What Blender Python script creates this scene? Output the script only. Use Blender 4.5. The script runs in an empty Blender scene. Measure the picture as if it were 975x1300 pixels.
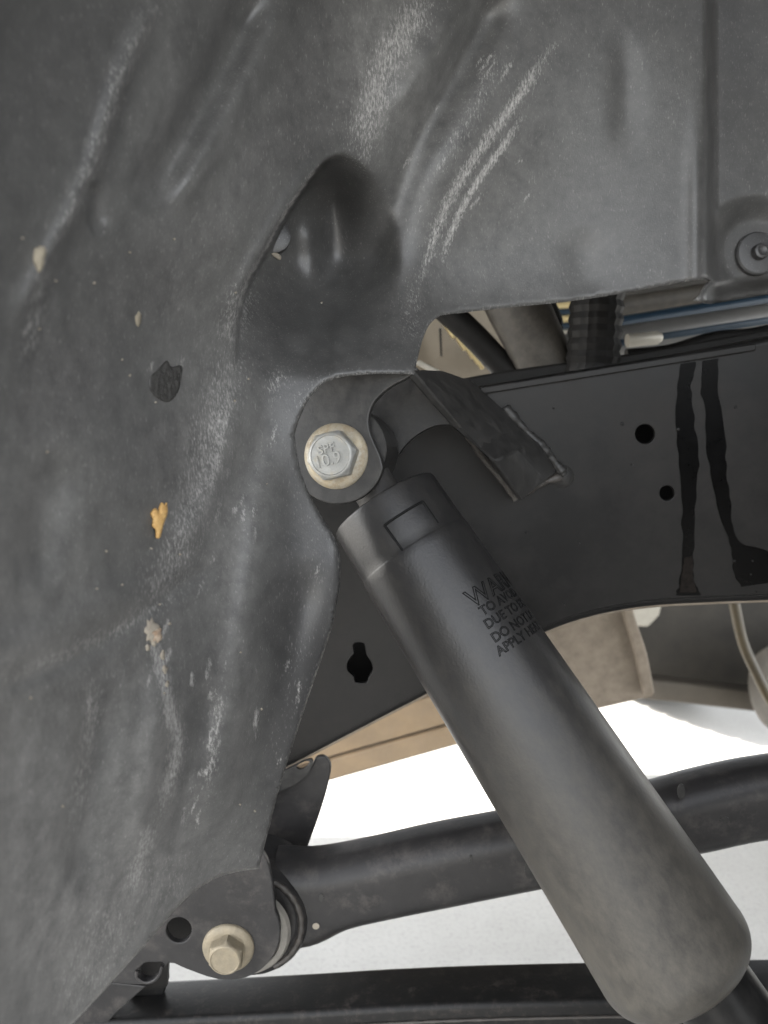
import bpy, bmesh, math, random
import numpy as np
from mathutils import Vector, Matrix
from mathutils.geometry import delaunay_2d_cdt

random.seed(7)
rng = np.random.RandomState(11)
scene = bpy.context.scene
COL = scene.collection
R = math.radians

# ------------------------------------------------------------------ camera
FPX = 982.0                      # focal length in photo pixels (975 x 1300)
PITCH = R(8.0)
CAM = Vector((0, 0, 0.72))
FW = Vector((0, math.cos(PITCH), -math.sin(PITCH)))
UP = Vector((0, math.sin(PITCH), math.cos(PITCH)))
RT = Vector((1, 0, 0))
cd = bpy.data.cameras.new('camera')
cam = bpy.data.objects.new('camera', cd)
COL.objects.link(cam)
cam.location = CAM
cam.rotation_euler = (R(90) - PITCH, 0, 0)
cd.sensor_fit = 'VERTICAL'
cd.sensor_height = 36.0
cd.lens = 36.0 * FPX / 1300.0
cd.clip_start = 0.01
cd.clip_end = 500
cd.dof.use_dof = True
cd.dof.focus_distance = 0.44
cd.dof.aperture_fstop = 9.0
scene.camera = cam

# ------------------------------------------------------------------ light
SUN_EL, SUN_AZ = R(36), R(-65)     # azimuth measured from +Y (far side of the vehicle) towards +X
world = bpy.data.worlds.new('World')
scene.world = world
world.use_nodes = True
nt = world.node_tree
bg = nt.nodes['Background']
sky = nt.nodes.new('ShaderNodeTexSky')
sky.sky_type = 'NISHITA'
sky.sun_disc = False
sky.sun_elevation = SUN_EL
sky.sun_rotation = SUN_AZ
sky.dust_density = 1.5
hs = nt.nodes.new('ShaderNodeHueSaturation')      # thin white haze over the whole sky
hs.inputs['Saturation'].default_value = 0.17
nt.links.new(sky.outputs[0], hs.inputs['Color'])
nt.links.new(hs.outputs[0], bg.inputs[0])
bg.inputs[1].default_value = 0.15
sd = bpy.data.lights.new('sun', 'SUN')
sd.energy = 3.0
sd.angle = R(0.5)
sd.color = (1.0, 0.95, 0.88)
sun = bpy.data.objects.new('sun', sd)
COL.objects.link(sun)
sdir = Vector((math.sin(SUN_AZ) * math.cos(SUN_EL), math.cos(SUN_AZ) * math.cos(SUN_EL), math.sin(SUN_EL)))
sun.rotation_euler = (-sdir).to_track_quat('-Z', 'Y').to_euler()
sun.location = (2, 3, 4)
vs = scene.view_settings
vs.view_transform = 'Standard'
vs.look = 'None'
vs.gamma = 1.0
vs.use_curve_mapping = False
vs.exposure = 3.0


# ------------------------------------------------------------------ pixel -> place
def P(px, py, d):
    """point at depth d (metres along the optical axis)"""
    return CAM + FW * d + RT * ((px - 487.5) / FPX * d) - UP * ((py - 650.0) / FPX * d)


def PY(px, py, y):
    """point on the upright plane at distance y"""
    r = FW + RT * ((px - 487.5) / FPX) - UP * ((py - 650.0) / FPX)
    return CAM + r * (y / r.y)


def PG(px, py, z=0.0):
    r = FW + RT * ((px - 487.5) / FPX) - UP * ((py - 650.0) / FPX)
    return CAM + r * ((z - CAM.z) / r.z)


# ------------------------------------------------------------------ materials
def mat(name, base, rough=0.5, base2=None, nscale=60, metallic=0.0, bump=0.15, bscale=400,
        dust=0.0, dust_col=(0.30, 0.28, 0.25), dscale=35, spec=0.5, bdist=0.0006, attr=None, grad=None, stretch=None,
        dlo=0.42, dhi=0.75, scuff_col=None, zone=None):
    m = bpy.data.materials.new(name)
    m.use_nodes = True
    t = m.node_tree
    N, L = t.nodes, t.links
    b = N['Principled BSDF']
    tc = N.new('ShaderNodeTexCoord')
    vec = tc.outputs['Object']
    if stretch:
        mp = N.new('ShaderNodeMapping')
        mp.inputs['Rotation'].default_value = stretch[1]
        mp.inputs['Scale'].default_value = stretch[0]
        L.new(vec, mp.inputs[0])
        svec = mp.outputs[0]
    else:
        svec = vec
    n1 = N.new('ShaderNodeTexNoise')
    n1.inputs['Scale'].default_value = nscale
    n1.inputs['Detail'].default_value = 8
    n1.inputs['Roughness'].default_value = 0.65
    L.new(vec, n1.inputs['Vector'])
    cr = N.new('ShaderNodeMix'); cr.data_type = 'RGBA'
    r1 = N.new('ShaderNodeMapRange')
    r1.inputs[1].default_value = 0.32; r1.inputs[2].default_value = 0.68
    L.new(n1.outputs[0], r1.inputs[0])
    L.new(r1.outputs[0], cr.inputs[0])
    b2 = base2 if base2 else tuple(c * 1.5 for c in base)
    cr.inputs[6].default_value = (*base, 1)
    cr.inputs[7].default_value = (*b2, 1)
    col = cr.outputs[2]
    rsock = None
    if dust > 0 or attr or grad:
        n2 = N.new('ShaderNodeTexNoise')
        n2.inputs['Scale'].default_value = dscale
        n2.inputs['Detail'].default_value = 10
        n2.inputs['Roughness'].default_value = 0.78
        L.new(vec if zone else svec, n2.inputs['Vector'])
        r2 = N.new('ShaderNodeMapRange')
        r2.inputs[1].default_value = dlo; r2.inputs[2].default_value = dhi
        L.new(n2.outputs[0], r2.inputs[0])
        mu = N.new('ShaderNodeMath'); mu.operation = 'MULTIPLY'
        L.new(r2.outputs[0], mu.inputs[0]); mu.inputs[1].default_value = dust
        fac = mu.outputs[0]
        if zone:
            za = N.new('ShaderNodeAttribute'); za.attribute_name = zone
            zm = N.new('ShaderNodeMath'); zm.operation = 'MULTIPLY'
            L.new(fac, zm.inputs[0]); L.new(za.outputs['Fac'], zm.inputs[1])
            fac = zm.outputs[0]
        if grad:           # (axis index, from, to, strength): dust colour increasing along the part
            sx = N.new('ShaderNodeSeparateXYZ'); L.new(vec, sx.inputs[0])
            g = N.new('ShaderNodeMapRange'); g.interpolation_type = 'SMOOTHSTEP'
            g.inputs[1].default_value = grad[1]; g.inputs[2].default_value = grad[2]
            L.new(sx.outputs[grad[0]], g.inputs[0])
            gn = N.new('ShaderNodeMath'); gn.operation = 'MULTIPLY_ADD'
            L.new(n2.outputs[0], gn.inputs[0]); gn.inputs[1].default_value = 1.3; gn.inputs[2].default_value = -0.18
            gm = N.new('ShaderNodeMath'); gm.operation = 'MULTIPLY'
            L.new(g.outputs[0], gm.inputs[0]); L.new(gn.outputs[0], gm.inputs[1])
            gs = N.new('ShaderNodeMath'); gs.operation = 'MULTIPLY'
            L.new(gm.outputs[0], gs.inputs[0]); gs.inputs[1].default_value = grad[3]
            ad = N.new('ShaderNodeMath'); ad.operation = 'ADD'; ad.use_clamp = True
            L.new(fac, ad.inputs[0]); L.new(gs.outputs[0], ad.inputs[1])
            fac = ad.outputs[0]
        if attr:
            at = N.new('ShaderNodeAttribute'); at.attribute_name = attr
            n3 = N.new('ShaderNodeTexNoise')
            n3.inputs['Scale'].default_value = 420; n3.inputs['Detail'].default_value = 8
            n3.inputs['Roughness'].default_value = 0.75
            L.new(svec, n3.inputs['Vector'])
            # scuff shows where attribute + grain pass a threshold
            s1 = N.new('ShaderNodeMath'); s1.operation = 'MULTIPLY_ADD'
            L.new(n3.outputs[0], s1.inputs[0]); s1.inputs[1].default_value = 3.2; s1.inputs[2].default_value = -2.0
            s2 = N.new('ShaderNodeMath'); s2.operation = 'ADD'
            L.new(s1.outputs[0], s2.inputs[0]); L.new(at.outputs['Fac'], s2.inputs[1])
            s3 = N.new('ShaderNodeMapRange'); s3.inputs[1].default_value = 0.0; s3.inputs[2].default_value = 1.0
            L.new(s2.outputs[0], s3.inputs[0])
            scuff = s3.outputs[0]
            # fine pale flecks everywhere
            n4 = N.new('ShaderNodeTexNoise'); n4.inputs['Scale'].default_value = 520; n4.inputs['Detail'].default_value = 4
            L.new(svec, n4.inputs['Vector'])
            r4 = N.new('ShaderNodeMapRange'); r4.inputs[1].default_value = .60; r4.inputs[2].default_value = .78; r4.inputs[4].default_value = .5
            L.new(n4.outputs[0], r4.inputs[0])
            m4 = N.new('ShaderNodeMath'); m4.operation = 'MULTIPLY'
            L.new(r4.outputs[0], m4.inputs[0]); L.new(r2.outputs[0], m4.inputs[1])
            a4 = N.new('ShaderNodeMath'); a4.operation = 'ADD'; a4.use_clamp = True
            L.new(m4.outputs[0], a4.inputs[0]); L.new(scuff, a4.inputs[1])
            scuff = a4.outputs[0]
        cm = N.new('ShaderNodeMix'); cm.data_type = 'RGBA'
        L.new(fac, cm.inputs[0]); L.new(col, cm.inputs[6])
        cm.inputs[7].default_value = (*dust_col, 1)
        col = cm.outputs[2]
        if attr:
            cs = N.new('ShaderNodeMix'); cs.data_type = 'RGBA'
            L.new(scuff, cs.inputs[0]); L.new(col, cs.inputs[6]); cs.inputs[7].default_value = (*scuff_col, 1)
            col = cs.outputs[2]
        rr = N.new('ShaderNodeMapRange')
        L.new(fac, rr.inputs[0]); rr.inputs[3].default_value = rough; rr.inputs[4].default_value = min(1, rough + 0.35)
        rsock = rr.outputs[0]
    L.new(col, b.inputs['Base Color'])
    if rsock:
        L.new(rsock, b.inputs['Roughness'])
    else:
        rr = N.new('ShaderNodeMapRange')
        L.new(n1.outputs[0], rr.inputs[0])
        rr.inputs[3].default_value = max(0.03, rough - 0.12); rr.inputs[4].default_value = min(1, rough + 0.12)
        L.new(rr.outputs[0], b.inputs['Roughness'])
    b.inputs['Metallic'].default_value = metallic
    b.inputs['Specular IOR Level'].default_value = spec
    nb = N.new('ShaderNodeTexNoise')
    nb.inputs['Scale'].default_value = bscale; nb.inputs['Detail'].default_value = 6
    L.new(vec, nb.inputs['Vector'])
    bp = N.new('ShaderNodeBump')
    bp.inputs['Strength'].default_value = bump; bp.inputs['Distance'].default_value = bdist
    L.new(nb.outputs[0], bp.inputs['Height'])
    L.new(bp.outputs[0], b.inputs['Normal'])
    return m


M = {}
M['liner'] = mat('liner_plastic', (0.025, 0.0248, 0.025), 0.38, (0.036, 0.0355, 0.0352), 30, bump=0.3, bscale=1000,
                 dust=1.0, dust_col=(0.29, 0.284, 0.270), dscale=90, attr='dust', bdist=0.0004,  # 'dust' attribute also holds the light painted on the rims
                 stretch=((2.2, 2.2, 0.8), (0, R(-26), 0)), dlo=0.16, dhi=0.88, scuff_col=(0.44, 0.43, 0.41), zone='dirt_shade')
M['frame'] = mat('frame_paint', (0.0055, 0.0054, 0.0054), 0.36, (0.008, 0.0078, 0.0076), 25, spec=0.20, bump=0.08, bscale=600,
                 dust=0.7, dust_col=(0.024, 0.0215, 0.0195), dscale=10)
M['wet'] = mat('wet_streak', (0.0012, 0.0012, 0.0012), 0.3, (0.002, 0.002, 0.002), 90, spec=0.05, bump=0.1, bscale=500)
M['blot'] = mat('damp_spot', (0.014, 0.0135, 0.013), 0.3, (0.045, 0.043, 0.040), 220, bump=0.9, bscale=220, bdist=.0012)
M['residue'] = mat('dried_residue', (0.014, 0.011, 0.009), 0.7, (0.004, 0.0035, 0.003), 300, spec=.1, bump=0.3)
M['bracket'] = mat('bracket_paint', (0.012, 0.0118, 0.0116), 0.40, (0.024, 0.0232, 0.0222), 70, spec=0.35, bump=0.2, bscale=500,
                   dust=0.45, dust_col=(0.07, 0.066, 0.061), dscale=110)
M['weld'] = mat('weld_bead', (0.035, 0.033, 0.03), 0.5, (0.05, 0.042, 0.036), 300, bump=0.5, bscale=700,
                dust=0.5, dust_col=(0.10, 0.07, 0.05), dscale=220, dlo=0.58, dhi=0.75)
M['sleeve'] = mat('sleeve_plastic', (0.0125, 0.0122, 0.0125), 0.34, (0.018, 0.0175, 0.0175), 30, spec=0.42, bump=0.3, bscale=700,
                  dust=0.16, dust_col=(0.092, 0.083, 0.068), dscale=85, grad=(2, 0.08, 0.27, 0.95), bdist=0.0004,
                  stretch=((1.6, 1.6, 0.9), (0.3, 0.2, 0)))
M['letter'] = mat('shaded_letter_plastic', (0.004, 0.004, 0.004), 0.5, (0.006, 0.006, 0.006), 60, bump=0.02, spec=0.12)  # letters darkened: shade around their raised edges put into the colour
M['smudge'] = mat('rubbed_dust', (0.085, 0.080, 0.070), 0.6, (0.12, 0.112, 0.098), 200, bump=0.1)
M['body'] = mat('damper_body_paint', (0.006, 0.006, 0.006), 0.35, (0.009, 0.009, 0.009), 80, spec=.2, dust=0.3, dscale=90,
                dust_col=(0.04, 0.037, 0.033))
M['rubber'] = mat('rubber', (0.020, 0.019, 0.019), 0.6, (0.035, 0.033, 0.03), 120, bump=0.25, dust=0.4,
                  dust_col=(0.10, 0.09, 0.08), dscale=90)
M['zinc'] = mat('zinc_bolt_face', (0.20, 0.20, 0.19), 0.45, (0.27, 0.27, 0.255), 160, metallic=0.35, dust=0.5, dust_col=(0.36, 0.30, 0.19), dscale=120, dlo=.5, dhi=.7, bump=0.2, bscale=900)
M['zinc_gold'] = mat('zinc_flange', (0.27, 0.225, 0.15), 0.5, (0.25, 0.245, 0.22), 110, metallic=0.4, bump=0.25, bscale=700,
                     dust=0.6, dust_col=(0.20, 0.145, 0.075), dscale=200, dlo=0.45, dhi=0.6)
M['zinc_tan'] = mat('tan_bolt', (0.25, 0.21, 0.145), 0.55, (0.19, 0.165, 0.12), 180, metallic=0.3, bump=0.4, bscale=500,
                    dust=0.5, dust_col=(0.15, 0.125, 0.09), dscale=260)
M['arm'] = mat('arm_paint', (0.0165, 0.0158, 0.0158), 0.40, (0.026, 0.0248, 0.0245), 45, spec=0.3, bump=0.15, bscale=500,
               dust=0.35, dust_col=(0.16, 0.14, 0.125), dscale=50, dlo=0.5, dhi=0.8)
M['bar'] = mat('bar_paint', (0.006, 0.006, 0.006), 0.45, (0.010, 0.0095, 0.009), 60, spec=0.3, bump=0.15, dust=0.3,
               dust_col=(0.12, 0.10, 0.085), dscale=120, dlo=0.52, dhi=0.75)
M['steel'] = mat('dusty_bare_steel', (0.30, 0.28, 0.25), 0.45, (0.22, 0.21, 0.19), 90, metallic=0.5, bump=0.2)
M['tan'] = mat('tan_lit_metal', (0.33, 0.235, 0.14), 0.65, (0.25, 0.18, 0.11), 22, bump=0.2,
               dust=0.4, dust_col=(0.25, 0.20, 0.15), dscale=30)  # dusty metal with the ground's orange bounce put into its colour
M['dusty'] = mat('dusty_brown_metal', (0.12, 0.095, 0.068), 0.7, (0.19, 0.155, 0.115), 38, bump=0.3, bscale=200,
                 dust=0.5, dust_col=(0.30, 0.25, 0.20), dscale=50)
M['under'] = mat('underbody_black', (0.018, 0.017, 0.015), 0.6, (0.04, 0.036, 0.03), 9, spec=0.3, bump=0.1, dust=0.4,
                 dust_col=(0.08, 0.07, 0.055), dscale=8)
M['beam'] = mat('dusty_beam', (0.085, 0.072, 0.055), 0.65, (0.06, 0.05, 0.038), 12, bump=0.15)
M['hose_tan'] = mat('brown_hose', (0.05, 0.036, 0.014), 0.45, (0.03, 0.022, 0.010), 30, bump=0.1)
M['tyre'] = mat('shade_tyre_rubber', (0.05, 0.052, 0.056), 0.7, (0.075, 0.076, 0.08), 20, bump=0.2)
M['panel_tan'] = mat('engine_panel', (0.13, 0.105, 0.07), 0.5, (0.18, 0.145, 0.10), 22, metallic=0.3, bump=0.1)
M['brass'] = mat('yellow_glint_metal', (0.72, 0.58, 0.30), 0.4, (0.60, 0.48, 0.25), 60, metallic=0.3)
M['pale'] = mat('pale_metal', (0.42, 0.39, 0.33), 0.4, (0.34, 0.32, 0.27), 60, metallic=0.2)
M['blue'] = mat('blue_reflection', (0.010, 0.022, 0.036), 0.35, (0.016, 0.032, 0.05), 40)  # blue reflections on the bay pipes painted as colour
M['boot'] = mat('boot_rubber', (0.006, 0.0058, 0.0055), 0.55, (0.012, 0.011, 0.010), 120, bump=0.3, spec=.2)
M['tube_grey'] = mat('grey_tube', (0.17, 0.165, 0.155), 0.4, (0.13, 0.13, 0.125), 30, metallic=0.3)
M['column'] = mat('dusty_column', (0.030, 0.026, 0.021), 0.6, (0.042, 0.037, 0.030), 40, bump=0.2, dust=0.2,
                  dust_col=(0.25, 0.22, 0.18), dscale=90)
M['leaf'] = mat('dry_leaf', (0.55, 0.36, 0.14), 0.6, (0.42, 0.24, 0.08), 300, bump=0.4, bscale=500)
M['mud'] = mat('dried_mud', (0.42, 0.37, 0.30), 0.8, (0.22, 0.13, 0.07), 260, bump=0.6, bscale=400)
M['mudpale'] = mat('pale_mud', (0.25, 0.22, 0.165), 0.85, (0.18, 0.157, 0.115), 200, bump=0.4, bscale=400)
M['grit'] = mat('pale_grit', (0.30, 0.27, 0.22), 0.8, (0.22, 0.19, 0.15), 200, bump=0.3)
M['ground'] = mat('pale_concrete', (0.36, 0.352, 0.33), 0.85, (0.42, 0.412, 0.39), 5.0, bump=0.18, bscale=260, bdist=0.002,
                  dust=0.7, dust_col=(0.20, 0.196, 0.185), dscale=170, dlo=0.5, dhi=0.74)


# ------------------------------------------------------------------ scene helpers
def link(name, me, material=None, parent=None, smooth=True):
    o = bpy.data.objects.new(name, me)
    COL.objects.link(o)
    if material:
        me.materials.append(M[material] if isinstance(material, str) else material)
    if smooth:
        for p in me.polygons:
            p.use_smooth = True
    if parent:
        o.parent = parent
        o.matrix_parent_inverse = parent.matrix_world.inverted()
    return o


def thing(name, label, cat, loc, group=None):
    o = bpy.data.objects.new(name, None)
    COL.objects.link(o)
    o.empty_display_size = 0.03
    o.location = loc
    o.matrix_world = Matrix.Translation(loc)
    tag(o, label, cat, group)
    return o


def tag(o, label, cat, group=None):
    o['label'] = label
    o['category'] = cat
    if group:
        o['group'] = group
    return o


def bevel(o, w=0.001, seg=2, ang=40):
    m = o.modifiers.new('bevel', 'BEVEL')
    m.width = w; m.segments = seg; m.limit_method = 'ANGLE'; m.angle_limit = R(ang)
    m.harden_normals = False
    return o


def autosmooth(o, ang=40):
    for e in o.data.edges:
        pass
    bm = bmesh.new(); bm.from_mesh(o.data)
    for e in bm.edges:
        if len(e.link_faces) == 2 and e.calc_face_angle(0) > R(ang):
            e.smooth = False
    bm.to_mesh(o.data); bm.free()
    return o


def cat_rom(pts, n=5, closed=False):
    p = [np.array(q, float) for q in pts]
    out = []
    m = len(p)
    for i in range(m if closed else m - 1):
        p0 = p[(i - 1) % m] if (closed or i > 0) else p[0]
        p1, p2 = p[i], p[(i + 1) % m]
        p3 = p[(i + 2) % m] if (closed or i + 2 < m) else p[-1]
        for k in range(n):
            t = k / n
            out.append(0.5 * ((2 * p1) + (-p0 + p2) * t + (2 * p0 - 5 * p1 + 4 * p2 - p3) * t * t + (-p0 + 3 * p1 - 3 * p2 + p3) * t ** 3))
    if not closed:
        out.append(p[-1])
    return [tuple(q) for q in out]


def circle(cx, cy, r, n=28, ry=None):
    return [(cx + r * math.cos(2 * math.pi * i / n), cy + (ry or r) * math.sin(2 * math.pi * i / n)) for i in range(n)]


def sheet(name, outline, fn, ext, material, parent=None, holes=(), inner=(), bev=0.0, smooth=False):
    """plate cut to an outline (photo pixels), placed by fn, with thickness ext (a vector)"""
    v2 = [Vector(q[:2]) for q in outline]
    faces = [list(range(len(outline)))]
    for h in holes:
        s = len(v2)
        v2 += [Vector(q) for q in h]
        faces.append(list(range(s, s + len(h))))
    v2 += [Vector(q) for q in inner]
    res = delaunay_2d_cdt(v2, [], faces, 2, 1e-4)     # 2: inside with holes
    vo, fo = res[0], res[2]
    bm = bmesh.new()
    fr = [bm.verts.new(fn(v.x, v.y)) for v in vo]
    bk = [bm.verts.new(fn(v.x, v.y) + ext) for v in vo]
    edges = {}
    for f in fo:
        a = [vo[i] for i in f]
        area = sum(a[i].x * a[(i + 1) % len(a)].y - a[(i + 1) % len(a)].x * a[i].y for i in range(len(a)))
        f = list(f) if area < 0 else list(f)[::-1]
        try:
            bm.faces.new([fr[i] for i in f]); bm.faces.new([bk[i] for i in f[::-1]])
        except ValueError:
            continue
        for i in range(len(f)):
            e = (f[i], f[(i + 1) % len(f)])
            if (e[1], e[0]) in edges:
                del edges[(e[1], e[0])]
            else:
                edges[e] = 1
    for (i, j) in edges:
        try:
            bm.faces.new([fr[j], fr[i], bk[i], bk[j]])
        except ValueError:
            pass
    bmesh.ops.delete(bm, geom=[v for v in bm.verts if not v.link_faces], context='VERTS')
    bmesh.ops.recalc_face_normals(bm, faces=bm.faces)
    if not smooth:
        bmesh.ops.dissolve_limit(bm, angle_limit=R(0.5), verts=bm.verts, edges=bm.edges)
    me = bpy.data.meshes.new(name)
    bm.to_mesh(me); bm.free()
    o = link(name, me, material, parent, smooth=smooth)
    if bev:
        bevel(o, bev)
    return o


def lathe(name, prof, material, origin, axis, parent=None, seg=64, ref=None, local=True, jitter=None):
    """profile of (radius, height along axis)"""
    z = axis.normalized()
    x = (ref or Vector((1, 0, 0)))
    x = (x - z * x.dot(z)).normalized()
    y = z.cross(x)
    mw = Matrix((x, y, z)).transposed().to_4x4()
    mw.translation = origin
    vs_, fs = [], []
    for (r, h) in prof:
        for i in range(seg):
            a = 2 * math.pi * i / seg
            rr = r + (jitter(a, h) if jitter else 0)
            vs_.append((rr * math.cos(a), rr * math.sin(a), h))
    for j in range(len(prof) - 1):
        for i in range(seg):
            k = (i + 1) % seg
            fs.append((j * seg + i, j * seg + k, (j + 1) * seg + k, (j + 1) * seg + i))
    me = bpy.data.meshes.new(name)
    me.from_pydata(vs_, [], fs)
    bm = bmesh.new(); bm.from_mesh(me)
    bmesh.ops.remove_doubles(bm, verts=bm.verts, dist=1e-6)
    bmesh.ops.recalc_face_normals(bm, faces=bm.faces)
    bm.to_mesh(me); bm.free()
    o = link(name, me, material, None, smooth=True)
    o.matrix_world = mw
    if parent:
        o.parent = parent
        o.matrix_parent_inverse = parent.matrix_world.inverted()
    autosmooth(o, 35)
    return o


def sweep(name, path, section, material, parent=None, upv=Vector((0, 0, 1)), cap=True, smooth=True):
    """path: list of points; section(i, t) -> list of (side, up) offsets; side is square to path and up"""
    n = len(path)
    rings = []
    for i, p in enumerate(path):
        tg = (path[min(i + 1, n - 1)] - path[max(i - 1, 0)]).normalized()
        side = tg.cross(upv).normalized()
        u = side.cross(tg).normalized()
        rings.append([p + side * a + u * b for (a, b) in section(i, i / (n - 1))])
    m = len(rings[0])
    vs_ = [tuple(v) for r in rings for v in r]
    fs = []
    for j in range(n - 1):
        for i in range(m):
            k = (i + 1) % m
            fs.append((j * m + i, j * m + k, (j + 1) * m + k, (j + 1) * m + i))
    if cap:
        fs.append(tuple(range(m - 1, -1, -1)))
        fs.append(tuple((n - 1) * m + i for i in range(m)))
    me = bpy.data.meshes.new(name)
    me.from_pydata(vs_, [], fs)
    bm = bmesh.new(); bm.from_mesh(me)
    bmesh.ops.recalc_face_normals(bm, faces=bm.faces)
    bm.to_mesh(me); bm.free()
    o = link(name, me, material, parent, smooth)
    autosmooth(o, 50)
    return o


def ring_section(r, n=20):
    return [(r * math.cos(2 * math.pi * i / n), r * math.sin(2 * math.pi * i / n)) for i in range(n)]


def round_rect(hw, hh, r, n=5):
    out = []
    for (sx, sy, a0) in ((1, 1, 0), (-1, 1, 90), (-1, -1, 180), (1, -1, 270)):
        for k in range(n + 1):
            a = R(a0 + 90 * k / n)
            out.append((sx * (hw - r) + r * math.cos(a), sy * (hh - r) + r * math.sin(a)))
    return out


def vpath(pts, n=6):
    return [Vector(q) for q in cat_rom([tuple(p) for p in pts], n)]


def tube(name, pts, radius, material, parent=None, n=20, sub=6, upv=Vector((0, 0.3, 1)), noise=0.0):
    path = vpath(pts, sub) if len(pts) > 2 else [pts[0].lerp(pts[1], i / 6) for i in range(7)]

    def sec(i, t):
        r = radius(t) if callable(radius) else radius
        return [(a * (1 + noise * (random.random() - .5)), b * (1 + noise * (random.random() - .5))) for a, b in ring_section(r, n)]
    return sweep(name, path, sec, material, parent, upv)


def text_mesh(body, size, outline=False, bev=0.0, extrude=0.0):
    cu = bpy.data.curves.new('text', 'FONT')
    cu.body = body
    cu.size = size
    cu.resolution_u = 5
    if outline:
        cu.fill_mode = 'NONE' if hasattr(cu, 'fill_mode') else cu.fill_mode
        cu.bevel_depth = bev
        cu.bevel_resolution = 2
    else:
        cu.extrude = extrude
        cu.bevel_depth = bev
        cu.bevel_resolution = 1
    ob = bpy.data.objects.new('text', cu)
    COL.objects.link(ob)
    bpy.context.view_layer.update()
    dg = bpy.context.evaluated_depsgraph_get()
    me = bpy.data.meshes.new_from_object(ob.evaluated_get(dg))
    bpy.data.objects.remove(ob)
    bpy.data.curves.remove(cu)
    return me


# ================================================================== ground
def build_ground():
    me = bpy.data.meshes.new('ground')
    n = 24
    xs = np.linspace(-60, 60, n)
    vs_ = [(x, y, 0) for y in xs for x in xs]
    fs = [(j * n + i, j * n + i + 1, (j + 1) * n + i + 1, (j + 1) * n + i) for j in range(n - 1) for i in range(n - 1)]
    me.from_pydata(vs_, [], fs)
    o = link('ground', me, 'ground')
    o['kind'] = 'structure'
    return o


build_ground()

# ================================================================== fender liner
OUT_A = cat_rom([(560, 400), (640, 391), (720, 383), (800, 371), (860, 360), (893, 355)], 8)
OUT_B = [(904, 355), (893, 368), (882, 381), (903, 386), (975, 374), (1060, 358), (1160, 345)]
OUT_TOP = [(1160, 0), (1160, -500), (1160, -1000), (500, -1000), (-250, -1000), (-250, -300), (-250, 400), (-250, 1000), (-250, 1560)]
OUT_C = cat_rom([(-250, 1560), (-60, 1445), (20, 1368), (90, 1302), (150, 1238), (200, 1182), (235, 1142), (270, 1117), (300, 1107), (329, 1103)], 8)
OUT_D = cat_rom([(329, 1103), (333, 1085), (342, 1050), (355, 1000), (380, 920), (400, 860), (420, 800), (431, 748)], 8)
OUT_E = cat_rom([(431, 748), (432, 712), (426, 685), (405, 650), (389, 618), (379, 585), (374, 552)], 8)
OUT_F = cat_rom([(374, 552), (381, 530), (392, 508), (408, 489), (430, 479), (470, 475), (526, 475)], 8)
OUT_G = cat_rom([(526, 475), (530, 456), (537, 430), (546, 411), (560, 400)], 8)
LINER_OUT = []
for seg_ in (OUT_A, OUT_B, OUT_TOP, OUT_C, OUT_D, OUT_E, OUT_F, OUT_G):
    for q in seg_:
        if not LINER_OUT or (abs(q[0] - LINER_OUT[-1][0]) + abs(q[1] - LINER_OUT[-1][1])) > 0.5:
            LINER_OUT.append(tuple(float(c) for c in q))
if abs(LINER_OUT[0][0] - LINER_OUT[-1][0]) + abs(LINER_OUT[0][1] - LINER_OUT[-1][1]) < 0.5:
    LINER_OUT.pop()

CTRL = [(975, 0, .495), (975, 300, .505), (1160, 0, .50), (1160, 345, .515), (700, 0, .465), (700, 200, .482), (700, 380, .492), (880, 350, .50),
        (880, 50, .485), (560, 395, .468), (528, 470, .432), (480, 470, .425), (430, 475, .416), (375, 550, .410), (400, 640, .418),
        (430, 720, .418), (400, 860, .418), (360, 1000, .420), (330, 1100, .420), (270, 1115, .398), (200, 1180, .365), (90, 1300, .315),
        (-60, 1445, .25), (-250, 1560, .19), (0, 0, .215), (0, 300, .222), (0, 600, .235), (0, 900, .24), (0, 1200, .255),
        (150, 0, .275), (150, 300, .288), (200, 600, .325), (150, 900, .305), (150, 1100, .325), (300, 600, .392), (300, 800, .378),
        (250, 1000, .362), (300, 100, .345), (300, 300, .358), (430, 100, .405), (420, 195, .408), (560, 200, .45), (520, 330, .46),
        (-250, 0, .13), (-250, 600, .145), (-250, 1100, .15), (320, 440, .398), (350, 460, .41), (450, 330, .44), (100, 750, .28),
        (500, -300, .40), (1160, -300, .47), (0, -300, .19), (-250, -300, .12), (500, -1000, .25), (1160, -1000, .28), (-250, -1000, .11), (1160, -650, .39), (500, -650, .33), (0, -650, .16)]
_c = np.array(CTRL)


def _tps(r2):
    return np.where(r2 > 1e-9, 0.5 * r2 * np.log(np.maximum(r2, 1e-9)), 0)


_S = 500.0
_X = _c[:, :2] / _S
_K = _tps(((_X[:, None] - _X[None]) ** 2).sum(-1)) + 0.004 * np.eye(len(_X))
_Pm = np.c_[np.ones(len(_X)), _X]
_A = np.block([[_K, _Pm], [_Pm.T, np.zeros((3, 3))]])
_w = np.linalg.solve(_A, np.r_[_c[:, 2], 0, 0, 0])


def tps_eval(q):
    x = q / _S
    out = np.zeros(len(x))
    for s in range(0, len(x), 4000):
        xx = x[s:s + 4000]
        out[s:s + 4000] = _tps(((xx[:, None] - _X[None]) ** 2).sum(-1)) @ _w[:len(_X)] + np.c_[np.ones(len(xx)), xx] @ _w[len(_X):]
    return out


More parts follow.
